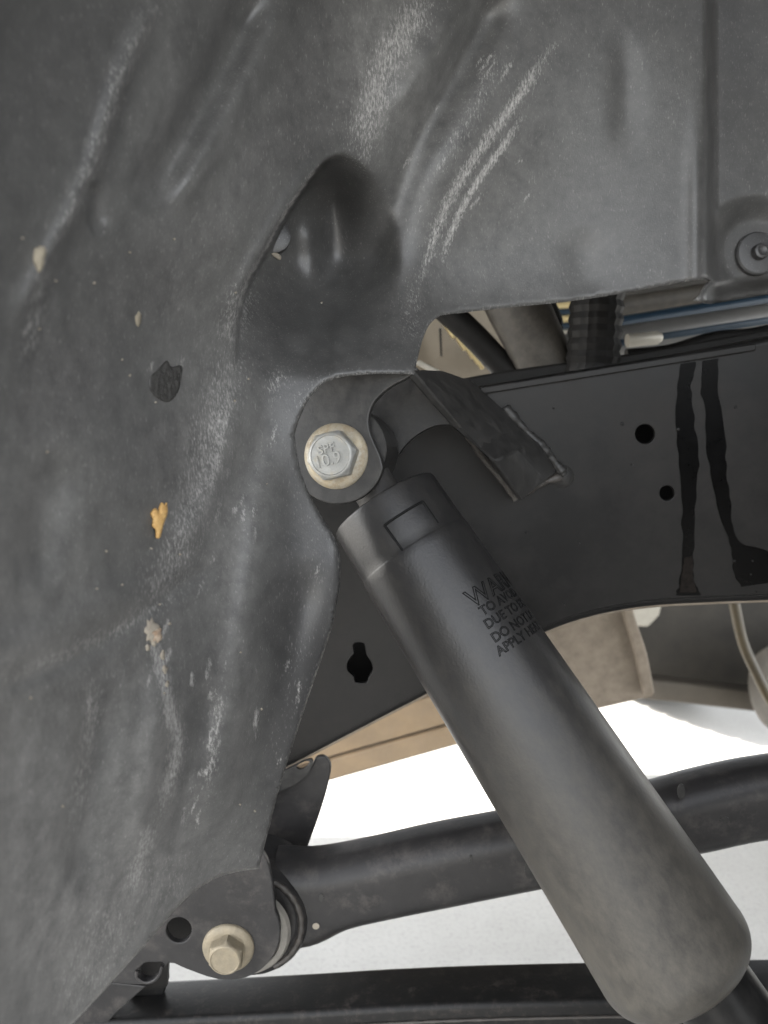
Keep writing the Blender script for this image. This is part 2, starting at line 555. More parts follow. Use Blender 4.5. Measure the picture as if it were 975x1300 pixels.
def line_dist(q, pts):
    """signed distance (positive to the right of travel) and position 0..1 along a polyline"""
    pts = np.array(pts, float)
    seg = np.diff(pts, axis=0)
    ln = np.sqrt((seg ** 2).sum(1))
    cum = np.r_[0, np.cumsum(ln)]
    best = np.full(len(q), 1e9); sgn = np.ones(len(q)); tt = np.zeros(len(q))
    for i in range(len(seg)):
        v = q - pts[i]
        t = np.clip((v @ seg[i]) / (ln[i] ** 2), 0, 1)
        d = np.sqrt(((v - t[:, None] * seg[i]) ** 2).sum(1))
        cr = seg[i][0] * v[:, 1] - seg[i][1] * v[:, 0]
        b = d < best - 1e-9
        best = np.where(b, d, best)
        sgn = np.where(b, np.sign(cr), sgn)
        tt = np.where(b, (cum[i] + t * ln[i]) / cum[-1], tt)
    return best, sgn, tt


def sstep(x, a, b):
    t = np.clip((x - a) / (b - a), 0, 1)
    return t * t * (3 - 2 * t)


def gauss(x, s):
    return np.exp(-(x / s) ** 2)


SIL = cat_rom([(446, 193), (428, 197), (408, 210), (385, 240), (362, 275), (340, 315), (320, 350), (307, 382), (301, 420), (300, 460)], 5)


ARC = cat_rom([(360, 196), (405, 191), (428, 191), (452, 198), (476, 218), (496, 255), (508, 310), (512, 370), (508, 440), (505, 500)], 5)


def taper(t, a=0.15):
    return sstep(t, 0, a) * (1 - sstep(t, 1 - a, 1))


RIBS = [  # (path, half width px, depth in m; positive = pushed away from the viewer)
    ([(640, -20), (585, 80), (530, 180), (495, 270), (470, 370)], 26, .0065, .12),
    ([(600, -20), (545, 80), (498, 160)], 24, -.003, .3),
    ([(790, 20), (796, 120), (790, 215)], 18, .0015, .4),
    ([(735, 280), (745, 350), (752, 400)], 28, .0015, .4),
    ([(335, -30), (280, 90), (215, 210), (180, 275)], 26, .006, .2),
    ([(375, -30), (320, 90), (255, 200), (205, 280)], 26, -.004, .2),
    ([(205, -20), (150, 110), (112, 225), (60, 330), (10, 430)], 14, -.0028, .15),
    ([(112, 225), (122, 262), (128, 300)], 10, .0025, .3),
    ([(-40, 885), (60, 848), (130, 812), (190, 772), (235, 738), (300, 706)], 13, .0016, .2),
    ([(-40, 850), (60, 808), (130, 774), (190, 734)], 30, -.0022, .2),
    ([(345, 560), (330, 640), (322, 720), (300, 860), (282, 980), (262, 1080)], 22, -.0035, .2),
    ([(398, 700), (372, 800), (345, 930), (322, 1040)], 24, .0035, .2),
    ([(265, 850), (245, 960), (222, 1090)], 20, .003, .25),
    ([(210, 830), (195, 960), (165, 1120)], 20, -.003, .25),
    ([(135, 860), (122, 980), (90, 1150)], 24, .004, .25),
    ([(305, 480), (288, 560), (262, 640), (215, 720)], 18, -.003, .25),
    ([(392, 262), (397, 320), (402, 372)], 15, -.0045, .4),
    ([(372, 392), (382, 425), (378, 452)], 17, -.0026, .45),
    ([(428, 392), (432, 420), (430, 450)], 17, -.0026, .45),
    ([(80, 560), (60, 650), (40, 760)], 30, .004, .3),
]


def liner_depth(q):
    d = tps_eval(q)
    # pocket behind the folded edge
    ds, sg, t = line_dist(q, SIL)
    right = np.where(sg < 0, 1.0, -1.0) * ds          # positive inside the pocket (left-hand side of travel)
    da, sa, ta = line_dist(q, ARC)
    inside = np.where(sa > 0, da, 0)
    amp = .060 * (1 - np.exp(-(inside / (30 + 42 * sstep(q[:, 0], 385, 505))) ** 1.4)) * (1 - sstep(q[:, 1], 320, 485))
    pocket = sstep(right, -2.0, 3.0) * amp
    roll = -.004 * gauss(right + 8, 10) * (right < 0) * sstep(t, 0.02, .2) * (1 - sstep(t, .6, .9))
    d = d + pocket + roll
    for (pts, w, a, tp) in RIBS:
        dd, s2, tt = line_dist(q, cat_rom(pts, 4) if len(q) > 50 else pts)
        d = d + 1.7 * a * gauss(dd, w) * taper(tt, tp)
    # upright fold on the right: the sheet steps back
    d = d + .020 * sstep(q[:, 0], 893, 910) - .0035 * gauss(q[:, 0] - 884, 10) * sstep(q[:, 1], 100, 260)
    # dish around the clip on the right
    r = np.sqrt((q[:, 0] - 960) ** 2 + (q[:, 1] - 322) ** 2)
    d = d + .012 * (1 - sstep(r, 40, 78)) * (q[:, 0] > 900)
    # lower lip of the right part rolls under
    lip = sstep(q[:, 1] + (q[:, 0] - 905) * 0.16, 357, 386) * sstep(q[:, 0], 896, 906)
    d = d + .022 * lip
    # slow unevenness of the moulding
    d = d + .0011 * np.sin(q[:, 0] / 47 + 1.3 * np.sin(q[:, 1] / 83)) * np.sin(q[:, 1] / 61 + .7) * (q[:, 0] < 420)
    return d


SCUFF = [  # (path, width px, strength)
    ([(545, -10), (500, 60), (478, 120), (452, 195)], 26, .62),
    ([(520, 30), (490, 100), (470, 170), (462, 215)], 10, .55),
    ([(700, 60), (650, 135), (610, 190), (575, 245), (552, 300), (535, 355)], 9, .75),
    ([(662, 150), (632, 195), (600, 240), (575, 290), (562, 330)], 6, .85),
    ([(640, 70), (600, 140), (560, 220)], 16, .35),
    ([(205, -10), (150, 110), (112, 225), (60, 330)], 16, .42),
    ([(60, 330), (45, 390), (30, 460)], 14, .45),
    ([(300, 420), (275, 520), (250, 620), (225, 700), (180, 780)], 34, .45),
    ([(310, 360), (290, 440)], 22, .5),
    ([(298, 480), (280, 560), (262, 640)], 8, .6),
    ([(-20, 870), (90, 825), (180, 782), (225, 745)], 12, .45),
    ([(190, 790), (205, 850), (215, 900), (225, 950), (200, 1040)], 11, .72),
    ([(120, 860), (110, 950), (90, 1060)], 14, .5),
    ([(280, 870), (275, 930), (262, 1000)], 9, .5),
    ([(195, 1040), (180, 1085), (165, 1140)], 14, .6),
    ([(250, 985), (272, 975)], 6, .7),
    ([(150, 1130), (130, 1200), (80, 1290)], 45, .38),
    ([(230, 1100), (180, 1150)], 30, .35),
    ([(322, 640), (324, 690)], 2.5, .7),
    ([(420, 480), (380, 520)], 16, .35),
    ([(360, 470), (340, 500)], 14, .4),
    ([(545, 330), (525, 380), (520, 440)], 18, .34),
]


_r2 = random.Random(5)
for _i in range(46):                # short thin scratches running down the near side
    _x, _y = _r2.uniform(190, 410), _r2.uniform(430, 1060)
    _l = _r2.uniform(8, 34); _k = _r2.uniform(-.38, -.12)
    SCUFF.append(([(_x, _y), (_x + _k * _l * .5, _y + _l * .5), (_x + _k * _l, _y + _l)], _r2.uniform(2.2, 3.2), _r2.uniform(.5, .95)))
for _i in range(16):
    _x, _y = _r2.uniform(520, 680), _r2.uniform(60, 320)
    _l = _r2.uniform(10, 40)
    SCUFF.append(([(_x, _y), (_x - .3 * _l, _y + .45 * _l), (_x - .6 * _l, _y + .85 * _l)], _r2.uniform(2.2, 3.0), _r2.uniform(.4, .8)))


def liner_dust_glint(q):
    v = np.zeros(len(q))
    for (pts, w, s) in SCUFF:
        dd, _, tt = line_dist(q, cat_rom(pts, 4))
        v = np.maximum(v, s * gauss(dd, w * 1.05) * (0.55 + 0.45 * taper(tt, .2)))
    # light caught on the fold's rim, painted as a pale line
    ds, sg, t = line_dist(q, SIL)
    v = np.maximum(v, .95 * gauss(ds + 1 * (sg > 0), 6) * (sg > 0) * sstep(t, 0.05, .2) * (1 - sstep(t, .75, .95)))
    return v


def liner_dirt_shade(q):  # dust zones, with the sheet's light and dark painted in too
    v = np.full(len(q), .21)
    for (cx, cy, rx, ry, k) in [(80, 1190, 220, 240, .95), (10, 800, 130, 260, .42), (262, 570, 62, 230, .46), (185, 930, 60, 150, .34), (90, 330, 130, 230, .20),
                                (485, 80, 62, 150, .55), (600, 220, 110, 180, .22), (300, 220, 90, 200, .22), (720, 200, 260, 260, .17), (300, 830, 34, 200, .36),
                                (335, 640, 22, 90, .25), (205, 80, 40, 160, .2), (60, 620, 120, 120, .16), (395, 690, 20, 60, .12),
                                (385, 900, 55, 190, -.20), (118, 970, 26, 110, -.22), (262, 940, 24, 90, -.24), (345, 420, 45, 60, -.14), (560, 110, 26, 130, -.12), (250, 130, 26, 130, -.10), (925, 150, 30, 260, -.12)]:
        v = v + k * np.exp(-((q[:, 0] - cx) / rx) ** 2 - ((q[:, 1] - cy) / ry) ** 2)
    v = v * (1 - .9 * np.exp(-((q[:, 0] - 430) / 60) ** 2 - ((q[:, 1] - 290) / 90) ** 2))  # shade inside the pocket put into the colour
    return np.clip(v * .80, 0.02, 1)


def build_liner():
    o2 = np.array(LINER_OUT)
    # dense outline
    pts = []
    for i in range(len(o2)):
        a, b = o2[i], o2[(i + 1) % len(o2)]
        inside = (-40 < a[0] < 1015 and -40 < a[1] < 1340)
        n = max(1, int(np.hypot(*(b - a)) / (5 if inside else 30)))
        for k in range(n):
            pts.append(a + (b - a) * k / n)
    outline = np.array(pts)
    # interior
    g = 3.9
    gx, gy = np.meshgrid(np.arange(-30, 1006, g), np.arange(-30, 1330, g))
    fine = np.c_[gx.ravel(), gy.ravel()]
    gx, gy = np.meshgrid(np.arange(-240, 1150, 28), np.arange(-985, 1550, 28))
    co = np.c_[gx.ravel(), gy.ravel()]
    co = co[~((co[:, 0] > -45) & (co[:, 0] < 1020) & (co[:, 1] > -45) & (co[:, 1] < 1345))]
    allp = np.r_[fine, co]
    # points in polygon
    x, y = allp[:, 0], allp[:, 1]
    ins = np.zeros(len(allp), bool)
    for i in range(len(outline)):
        x1, y1 = outline[i]; x2, y2 = outline[(i + 1) % len(outline)]
        if y1 == y2:
            continue
        c = ((y1 > y) != (y2 > y)) & (x < (x2 - x1) * (y - y1) / (y2 - y1) + x1)
        ins ^= c
    allp = allp[ins]
    md = np.full(len(allp), 1e9)
    for s in range(0, len(allp), 3000):
        md[s:s + 3000] = np.sqrt(((allp[s:s + 3000, None] - outline[None]) ** 2).sum(-1)).min(1)
    allp = allp[md > 3.2]
    nO = len(outline)
    # a rim row just inside the edge so that the edge can be rounded
    full = np.r_[outline, allp]
    res = delaunay_2d_cdt([Vector(p) for p in full], [], [list(range(nO))], 1, 1e-4)
    vo = np.array([(v.x, v.y) for v in res[0]])
    fo = res[2]
    d = liner_depth(vo)
    dust = liner_dust_glint(vo)
    de = np.full(len(vo), 1e9)
    for s in range(0, len(vo), 3000):
        de[s:s + 3000] = np.sqrt(((vo[s:s + 3000, None] - outline[None]) ** 2).sum(-1)).min(1)
    edge = de < 0.8
    d = d + np.where(edge, .0012, 0)
    dust = np.where(edge & (vo[:, 0] < 905), np.maximum(dust, .5), dust)  # pale edge line stands for light caught on its rounding
    co3 = np.array([tuple(P(px, py, dd)) for (px, py), dd in zip(vo, d)])
    me = bpy.data.meshes.new('sheet')
    fl = []
    for f in fo:
        a = vo[list(f)]
        ar = (a[:, 0] * np.roll(a[:, 1], -1) - np.roll(a[:, 0], -1) * a[:, 1]).sum()
        fl.append(list(f) if ar < 0 else list(f)[::-1])
    me.from_pydata([tuple(c) for c in co3], [], fl)
    at = me.attributes.new('dust', 'FLOAT', 'POINT')  # dust plus the painted pale rim lines
    at.data.foreach_set('value', dust.astype(np.float32))
    at = me.attributes.new('dirt_shade', 'FLOAT', 'POINT')
    at.data.foreach_set('value', liner_dirt_shade(vo).astype(np.float32))
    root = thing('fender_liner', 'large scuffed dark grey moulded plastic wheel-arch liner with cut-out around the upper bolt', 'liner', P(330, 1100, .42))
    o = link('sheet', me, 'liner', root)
    sm = o.modifiers.new('thickness', 'SOLIDIFY')
    sm.thickness = .0022
    sm.offset = -1
    return root


LINER = build_liner()


def shade_arch_roof():
    # unseen overhead run of the liner, added to keep top light out
    xs = np.linspace(-.34, .95, 14)
    prof = [(.40, 1.02), (.36, 1.09), (.31, 1.13), (.24, 1.15), (.18, 1.15), (.13, 1.13), (.12, 1.08)]
    vs_ = [(x, y, z - .35 * ((x - .25) / .75) ** 2 * (1 if abs(x - .25) < .9 else 1)) for x in xs for (y, z) in prof]
    m = len(prof)
    fs = [(i * m + k, i * m + k + 1, (i + 1) * m + k + 1, (i + 1) * m + k) for i in range(len(xs) - 1) for k in range(m - 1)]
    me = bpy.data.meshes.new('shade_arch_roof'); me.from_pydata(vs_, [], fs)
    o = link('shade_arch_roof', me, 'liner', LINER)
    sm = o.modifiers.new('thickness', 'SOLIDIFY'); sm.thickness = .003; sm.offset = 0
    # unseen other end of the arch, added to block light from the right
    vs_ = []
    zs = np.linspace(1.10, .34, 8)
    for i, z in enumerate(zs):
        k = i / 7
        vs_ += [(.42 + .05 * k, .54, z), (.50 + .08 * k, .44, z), (.54 + .12 * k, .25, z), (.56 + .14 * k, -.06, z)]
    fs = [(i * 4 + k, i * 4 + k + 1, (i + 1) * 4 + k + 1, (i + 1) * 4 + k) for i in range(7) for k in range(3)]
    me = bpy.data.meshes.new('shade_arch_end'); me.from_pydata(vs_, [], fs)
    o = link('shade_arch_end', me, 'liner', LINER)
    sm = o.modifiers.new('thickness', 'SOLIDIFY'); sm.thickness = .003; sm.offset = 0


_LD = {}


def liner_pt(px, py, lift=0.0):
    k = (round(px, 2), round(py, 2))
    if k not in _LD:
        _LD[k] = float(liner_depth(np.array([[px, py]], float))[0])
    return P(px, py, _LD[k] - lift)


def liner_normal(px, py):
    a = liner_pt(px, py); b = liner_pt(px + 8, py); c = liner_pt(px, py + 8)
    n = (b - a).cross(c - a).normalized()
    return n if n.dot(CAM - a) > 0 else -n


shade_arch_roof()


def clip(name, px, py, r, parent, lift=.001):
    n = (liner_normal(px, py) - FW * 1.2).normalized()
    c = liner_pt(px, py, lift)
    prof = [(0, .0022), (r * .55, .0026), (r * .93, .0020), (r, .0010), (r, -.003), (0, -.003)]
    o = lathe(name, prof, 'liner', c, n, parent, 48)
    k = r * .36
    hd = lathe('clip_pin', [(0, .0070), (k * .5, .0070), (k * .62, .0074), (k * .9, .0070), (k, .006), (k * 1.02, .002), (k * 1.02, 0)], 'liner', c, n, o, 32)
    return o


clip('push_clip', 961, 322, .0148, LINER, .003)
o = lathe('push_clip', [(0, .0018), (.008, .0017), (.0105, .0008), (.0108, -.002), (0, -.002)], 'liner', P(346, 298, float(liner_depth(np.array([[362., 302.]]))[0]) - .004),
          (-FW + RT * .25).normalized(), LINER, 40)
# cut tab under the pocket clip


def blob_on_liner(name, pts, material, lift, parent=None, thick=.0009, bev=0, dome=0.0, lump=0.0, tilt=0.0):
    c = np.mean(pts, axis=0)
    n = liner_normal(*c)
    p = np.array(pts)
    x0, y0 = p.min(0); x1, y1 = p.max(0)
    inner = []
    for gx in np.arange(x0, x1, 2.2):
        for gy in np.arange(y0, y1, 2.2):
            k = False
            for i in range(len(p)):
                (ax, ay), (bx, by) = p[i], p[(i + 1) % len(p)]
                if (ay > gy) != (by > gy) and gx < (bx - ax) * (gy - ay) / (by - ay) + ax:
                    k = not k
            if k and np.sqrt(((p - (gx, gy)) ** 2).sum(1)).min() > 1.2:
                inner.append((gx, gy))

    def fn(x, y):
        e = float(np.sqrt(((p - (x, y)) ** 2).sum(1)).min())
        h = lift + dome * min(e / 4.0, 1) + lump * (math.sin(x * 1.1 + y * .4) * math.cos(y * .9 - x * .3)) * min(e / 2.0, 1) + tilt * (y - y0) / (y1 - y0)
        return liner_pt(x, y, h)
    return sheet(name, pts, fn, n * -thick, material, parent, inner=inner, smooth=True)


def ragged_blob(cx, cy, rx, ry, n=16, rough=.35):
    a0 = random.uniform(0, 6)
    r = [1 + random.uniform(-rough, rough) for _ in range(n)]
    return cat_rom([(cx + rx * r[i] * math.cos(a0 + 2 * math.pi * i / n), cy + ry * r[i] * math.sin(a0 + 2 * math.pi * i / n)) for i in range(n)], 2, True)


leaf = blob_on_liner('leaf_fragment', cat_rom([(193, 652), (198, 645), (202, 650), (206, 638), (210, 642), (212, 638), (213, 651), (210, 660), (207, 669), (204, 681), (200, 683), (199, 673), (195, 668), (196, 660)], 3, True), 'leaf', .0012, dome=.0012, lump=.0009, tilt=.002)
tag(leaf, 'small torn dry tan leaf fragment stuck on the grey plastic liner', 'leaf')
mud = thing('mud_spatter', 'pale crusted mud spatter with a rusty core on the liner below its crease', 'mud', liner_pt(197, 805))
blob_on_liner('crust', ragged_blob(193, 800, 9, 17, 18), 'grit', .0006, mud, dome=.0012, lump=.0006)
blob_on_liner('core', ragged_blob(200, 806, 6, 10, 14), 'mud', .0016, mud, dome=.0012, lump=.0006)
for (x, y, a_, b_) in [(207, 832, 3, 6), (210, 850, 3, 5), (188, 822, 2.5, 4), (213, 868, 2, 4), (216, 792, 2, 2)]:
    blob_on_liner('crust', ragged_blob(x, y, a_, b_, 10), 'grit', .0006, mud, dome=.0006)
drop = thing('mud_drop', 'pale dried mud drop high on the blurred left side of the liner', 'mud', liner_pt(50, 330))
blob_on_liner('crust', ragged_blob(51, 328, 7, 17, 16, .25), 'mudpale', .0005, drop, dome=.0008, lump=.0003)
drop = thing('mud_drop', 'tiny pale mud drop between the damp spot and the upper folds', 'mud', liner_pt(176, 405))
blob_on_liner('crust', ragged_blob(176, 405, 3.5, 8, 12, .25), 'mudpale', .0005, drop, dome=.0006)
bl = blob_on_liner('wet_blot', cat_rom([(192, 478), (200, 470), (207, 462), (213, 458), (218, 466), (231, 464), (230, 480), (226, 498), (215, 510), (204, 508), (196, 502), (190, 492)], 3, True), 'blot', .0004, LINER, .0004, dome=.0002, lump=.0003)
mb = blob_on_liner('grit_speck', cat_rom([(345, 322), (351, 321), (357, 325), (356, 330), (350, 327)], 3, True), 'grit', .0012, LINER, .0006)
for i in range(34):
    px, py = random.uniform(20, 420), random.uniform(300, 1100)
    q = [(px + random.uniform(.6, 1.7) * math.cos(a) * (1.0), py + random.uniform(.6, 2.2) * math.sin(a)) for a in np.linspace(0, 2 * math.pi, 7)[:-1]]
    from_edge = min(math.hypot(px - e[0], py - e[1]) for e in LINER_OUT)
    if from_edge < 14 or (px > 300 and py > 440 and px > 340):
        continue
    blob_on_liner('grit_speck', q, 'grit', .0008, LINER, .0005)

# ================================================================== frame rail
FY = 0.560
BOT = cat_rom([(150, 1085), (260, 1030), (345, 986), (380, 968), (460, 926), (545, 882), (625, 840), (690, 806), (750, 785), (820, 772), (900, 767), (980, 764), (1060, 762), (1160, 762)], 5)
TOPE = cat_rom([(1160, 398), (975, 437), (800, 468), (700, 484), (620, 497), (540, 508), (380, 520), (150, 540)], 4)
UPX = 9.0                          # rounding radius in photo pixels


def rail_fn(x, y):
    return PY(x, y, FY)


RAIL = thing('frame_rail', 'black painted steel chassis rail with punched holes and two wet streaks', 'chassis rail', PY(700, 800, FY))
web_out = [(x, y - UPX) for x, y in BOT] + list(TOPE)
keyhole = circle(457, 845, 15, 20)[13:] + []
key = [(450, 829), (448, 820), (452, 816), (462, 817), (464, 826), (466, 833), (472, 842), (473, 852), (468, 860), (465, 867), (451, 866), (450, 859), (442, 852), (441, 843), (446, 834)]
sheet('web', web_out, rail_fn, Vector((0, .004, 0)), 'frame', RAIL,
      holes=[circle(819, 551, 12.5), circle(847, 626, 9.5), cat_rom(key, 2, True)], bev=.0007)


def flange_strip(name, line, sign, depth, y0=FY):
    rad = .0046
    rows = []
    pts = [PY(x, y, y0) for x, y in line]
    for i, p in enumerate(pts):
        tg = (pts[min(i + 1, len(pts) - 1)] - pts[max(i - 1, 0)]).normalized()
        n = Vector((-tg.z, 0, tg.x)) * (1 if tg.x > 0 else -1)      # upwards
        n = n * sign
        base = p
        prof = [(rad * (1 - math.cos(a)), rad * (1 - math.sin(a))) for a in np.linspace(0, math.pi / 2, 7)]
        prof = [(0, rad * 1.15)] + prof + [(depth, 0), (depth, .004), (rad, .004), (.004, rad)]
        rows.append([base + Vector((0, a, 0)) + n * b for a, b in prof])
    m = len(rows[0])
    vs_ = [tuple(v) for r in rows for v in r]
    fs = []
    for j in range(len(rows) - 1):
        for i in range(m):
            k = (i + 1) % m
            fs.append((j * m + i, j * m + k, (j + 1) * m + k, (j + 1) * m + i))
    me = bpy.data.meshes.new(name)
    me.from_pydata(vs_, [], fs)
    bm = bmesh.new(); bm.from_mesh(me); bmesh.ops.recalc_face_normals(bm, faces=bm.faces); bm.to_mesh(me); bm.free()
    return autosmooth(link(name, me, 'frame', RAIL), 40)


flange_strip('lower_flange', BOT, 1, .075)
flange_strip('upper_flange', [(x, y - 9) for x, y in TOPE], -1, .075)
sheet('inner_web', [(x, y - 8) for x, y in BOT] + list(TOPE), lambda x, y: PY(x, y, FY) + Vector((0, .072, 0)), Vector((0, .003, 0)), 'frame', RAIL)
tube('lit_edge', [PY(x, y, FY) + Vector((0, .0030, .0002)) for x, y in BOT[10::3]], .0012, 'dusty', RAIL, 8, 3)  # bright strip standing in for ground light reflected along the lower edge
# overlapping outer lip along the top of the rail
lip_line = cat_rom([(610, 492), (700, 478), (800, 462), (900, 446), (960, 436)], 5)
sheet('seam_lip', lip_line + [(x, y + 9) for x, y in lip_line[::-1]], lambda x, y: PY(x, y, FY - .0035), Vector((0, .003, 0)), 'frame', RAIL, bev=.0008)


def ragged(left, right, amp=1.6, n=4):
    out = []
    for side in (left, right):
        c = cat_rom(side, n)
        c = [(x + random.uniform(-amp, amp), y) for x, y in c]
        out.append(cat_rom(c, 4))
    return out[0] + out[1][::-1]


def stain(name, pts, material='wet', y=FY - .0004):
    return sheet(name, pts, lambda a, b: PY(a, b, y), Vector((0, .0003, 0)), material, RAIL)


stain('wet_streak', ragged([(864, 462), (859, 500), (859, 540), (863, 590), (866, 650), (866, 705), (862, 740), (858, 756)],
                           [(885, 459), (877, 490), (881, 530), (887, 580), (884, 620), (882, 670), (880, 715), (883, 742), (890, 756)]))
stain('wet_streak', ragged([(893, 458), (890, 490), (896, 530), (899, 580), (905, 620), (915, 660), (927, 690), (931, 720), (940, 745)],
                           [(912, 455), (911, 490), (918, 530), (922, 580), (925, 620), (930, 660), (938, 688), (975, 700), (1010, 735)]))
stain('dried_drip', ragged([(869, 708), (866, 730), (863, 752)], [(879, 706), (880, 730), (884, 752)], .8, 5), 'residue', FY - .0008)
# small stray holes and pimples in the paint
for (x, y, r) in [(716, 767, 1.8), (934, 517, 2.2), (932, 712, 2.6), (955, 712, 2.2), (953, 729, 2), (861, 545, 3), (790, 538, 2.4), (703, 518, 1.5), (735, 690, 1.3), (668, 676, 1.4), (802, 590, 1.5), (875, 745, 2.4), (960, 752, 2)]:
    lathe('paint_pimple', [(0, .0006), (r * .35e-3, .0005), (r * .57e-3, 0), (r * .57e-3, -.0005)], 'frame', PY(x, y, FY), Vector((0, -1, 0)), RAIL, 10)

# shock mount bracket, welded to the rail
EAR_C = (426, 581)
EAR_D = .446
EAR_AX = (-FW - RT * .22 - UP * .03).normalized()          # points out of the ear towards the viewer


def ear_fn(off=0.0):
    o = P(*EAR_C, EAR_D) + EAR_AX * off

    def f(px, py):
        r = FW + RT * ((px - 487.5) / FPX) - UP * ((py - 650.0) / FPX)
        t = (o - CAM).dot(EAR_AX) / r.dot(EAR_AX)
        return CAM + r * t
    return f


lobe = [(426 + 3 + 58 * math.cos(a), 583 + 57 * math.sin(a)) for a in np.linspace(R(10), R(170), 26)]
ear_out = cat_rom([(368, 580), (366, 540), (372, 500), (395, 470), (430, 450), (500, 452), (531, 468)], 5) + \
    cat_rom([(531, 468), (516, 480), (497, 490), (478, 506), (469, 524), (468, 542), (474, 560), (482, 578), (486, 594)], 5)[1:] + lobe[1:-1]
sheet('mount_ear', ear_out, ear_fn(0), EAR_AX * -.006, 'bracket', RAIL, bev=.0018)
rear_out = cat_rom([(380, 560), (400, 500), (460, 475), (528, 470)], 4) + cat_rom([(590, 548), (578, 541), (562, 539), (545, 543), (525, 555), (512, 568), (500, 584), (470, 606), (420, 610), (380, 580)], 4)
sheet('mount_ear', rear_out, ear_fn(-.056), EAR_AX * -.005, 'bracket', RAIL, bev=.0009)

# sloping top flange of the bracket: front edge free, rear edge on the rail
L_ED = [(524, 468, .434), (548, 498, .446), (585, 541, .468), (620, 586, .493), (655, 632, .535)]
R_ED = [(560, 470, .50), (600, 484, .535), (640, 520, .545), (675, 560, .549), (700, 596, .552)]


def bracket_flange():
    bm = bmesh.new()
    l = [P(*q) for q in L_ED]; r = [P(*q) for q in R_ED]
    nrm = [(r[i] - l[i]).cross((l[min(i + 1, 4)] - l[max(i - 1, 0)])).normalized() for i in range(5)]
    nrm = [n if n.dot(UP) < 0 else -n for n in nrm]
    m = 6
    top = [[bm.verts.new(l[i].lerp(r[i], k / m)) for k in range(m + 1)] for i in range(5)]
    bot = [[bm.verts.new(l[i].lerp(r[i], k / m) + nrm[i] * .005) for k in range(m + 1)] for i in range(5)]
    for i in range(4):
        for k in range(m):
            bm.faces.new([top[i][k], top[i + 1][k], top[i + 1][k + 1], top[i][k + 1]])
            bm.faces.new([bot[i][k + 1], bot[i + 1][k + 1], bot[i + 1][k], bot[i][k]])
        bm.faces.new([top[i + 1][0], top[i][0], bot[i][0], bot[i + 1][0]])
        bm.faces.new([top[i][m], top[i + 1][m], bot[i + 1][m], bot[i][m]])
    for k in range(m):
        bm.faces.new([top[0][k], top[0][k + 1], bot[0][k + 1], bot[0][k]])
        bm.faces.new([top[4][k + 1], top[4][k], bot[4][k], bot[4][k + 1]])
    bmesh.ops.recalc_face_normals(bm, faces=bm.faces)
    me = bpy.data.meshes.new('mount_flange'); bm.to_mesh(me); bm.free()
    return bevel(autosmooth(link('mount_flange', me, 'bracket', RAIL), 40), .0012)


bracket_flange()
tube('weld_bead', [P(640, 518, .549), P(665, 545, .551), P(690, 570, .553), P(708, 592, .555), P(716, 604, .556)],
     lambda t: .0036 + .0008 * math.sin(t * 17) + .0004 * math.sin(t * 61), 'bracket', RAIL, 10, 9, noise=.12)
tube('weld_bead', [P(655, 628, .545), P(672, 622, .549), P(690, 612, .552), P(712, 606, .553)],
     lambda t: .0028 + .0005 * math.sin(t * 23), 'weld', RAIL, 10, 7, noise=.1)
tube('weld_bead', [P(594, 552, .53), P(615, 582, .545), P(640, 612, .55), P(656, 634, .552)],
     lambda t: .0026 + .0003 * math.sin(t * 33), 'weld', RAIL, 10, 7, noise=.08)
lathe('weld_end', [(0, .004), (.004, .0036), (.007, .0016), (.0085, 0), (.0085, -.002)], 'bracket', PY(714, 605, FY), Vector((0, -1, 0)), RAIL, 24)

# lower arm bracket, welded under the rail
LBX, LBY, LBYY = 290, 1205, .470


def lower_fn(off=0.0):
    return lambda a, b: PY(a, b, LBYY + off)


lob = [(290 + 66 * math.cos(a), 1183 + 62 * math.sin(a)) for a in np.linspace(R(-25), R(100), 22)]
low_out = cat_rom([(150, 1190), (220, 1080), (300, 1060), (335, 1085), (346, 1120)], 5) + lob + \
    cat_rom([(262, 1240), (235, 1230), (213, 1222), (203, 1240), (190, 1249), (172, 1250), (140, 1248), (90, 1248), (60, 1250)], 4)
tabhole = cat_rom([(176, 1232), (184, 1223), (198, 1222), (207, 1223), (204, 1234), (194, 1243), (182, 1243)], 4, True)
sheet('arm_bracket', low_out, lower_fn(), Vector((0, .005, 0)), 'arm', RAIL, holes=[circle(227, 1181, 16), tabhole], bev=.0010)
# rolled rim round the slot in the tab
tube('slot_rim', [PY(x, y, LBYY - .0012) for x, y in [(206, 1226), (203, 1236), (195, 1245), (183, 1247), (174, 1240), (174, 1232)]], .0012, 'arm', RAIL, 8, 4)
sheet('shade_plate', [(120, 1130), (262, 1110), (262, 1226), (214, 1222), (212, 1252), (120, 1262)], lambda a, b: PY(a, b, LBYY + .03), Vector((0, .004, 0)), 'boot', RAIL)  # near-black plate added so the bracket holes look shaded inside
# the far ear behind the arm and a bent lip of the rail above it
far_out = cat_rom([(396, 972), (402, 962), (412, 961), (420, 971), (418, 990), (410, 1020), (400, 1050), (388, 1084), (386, 1110)], 4) + [(310, 1130), (315, 1030), (352, 1004), (378, 992)]
sheet('arm_bracket', far_out, lambda a, b: PY(a, b, .556), Vector((0, .005, 0)), 'arm', RAIL, bev=.0012)
sheet('rail_lip', cat_rom([(320, 1035), (350, 1008), (374, 996), (388, 985), (397, 970), (394, 964), (380, 970), (350, 984), (320, 1000)], 3, True),
      lambda a, b: PY(a, b, .551), Vector((0, .003, 0)), 'bracket', RAIL, bev=.001, holes=[cat_rom([(376, 974), (384, 967), (393, 967), (390, 973), (382, 977)], 3, True)])
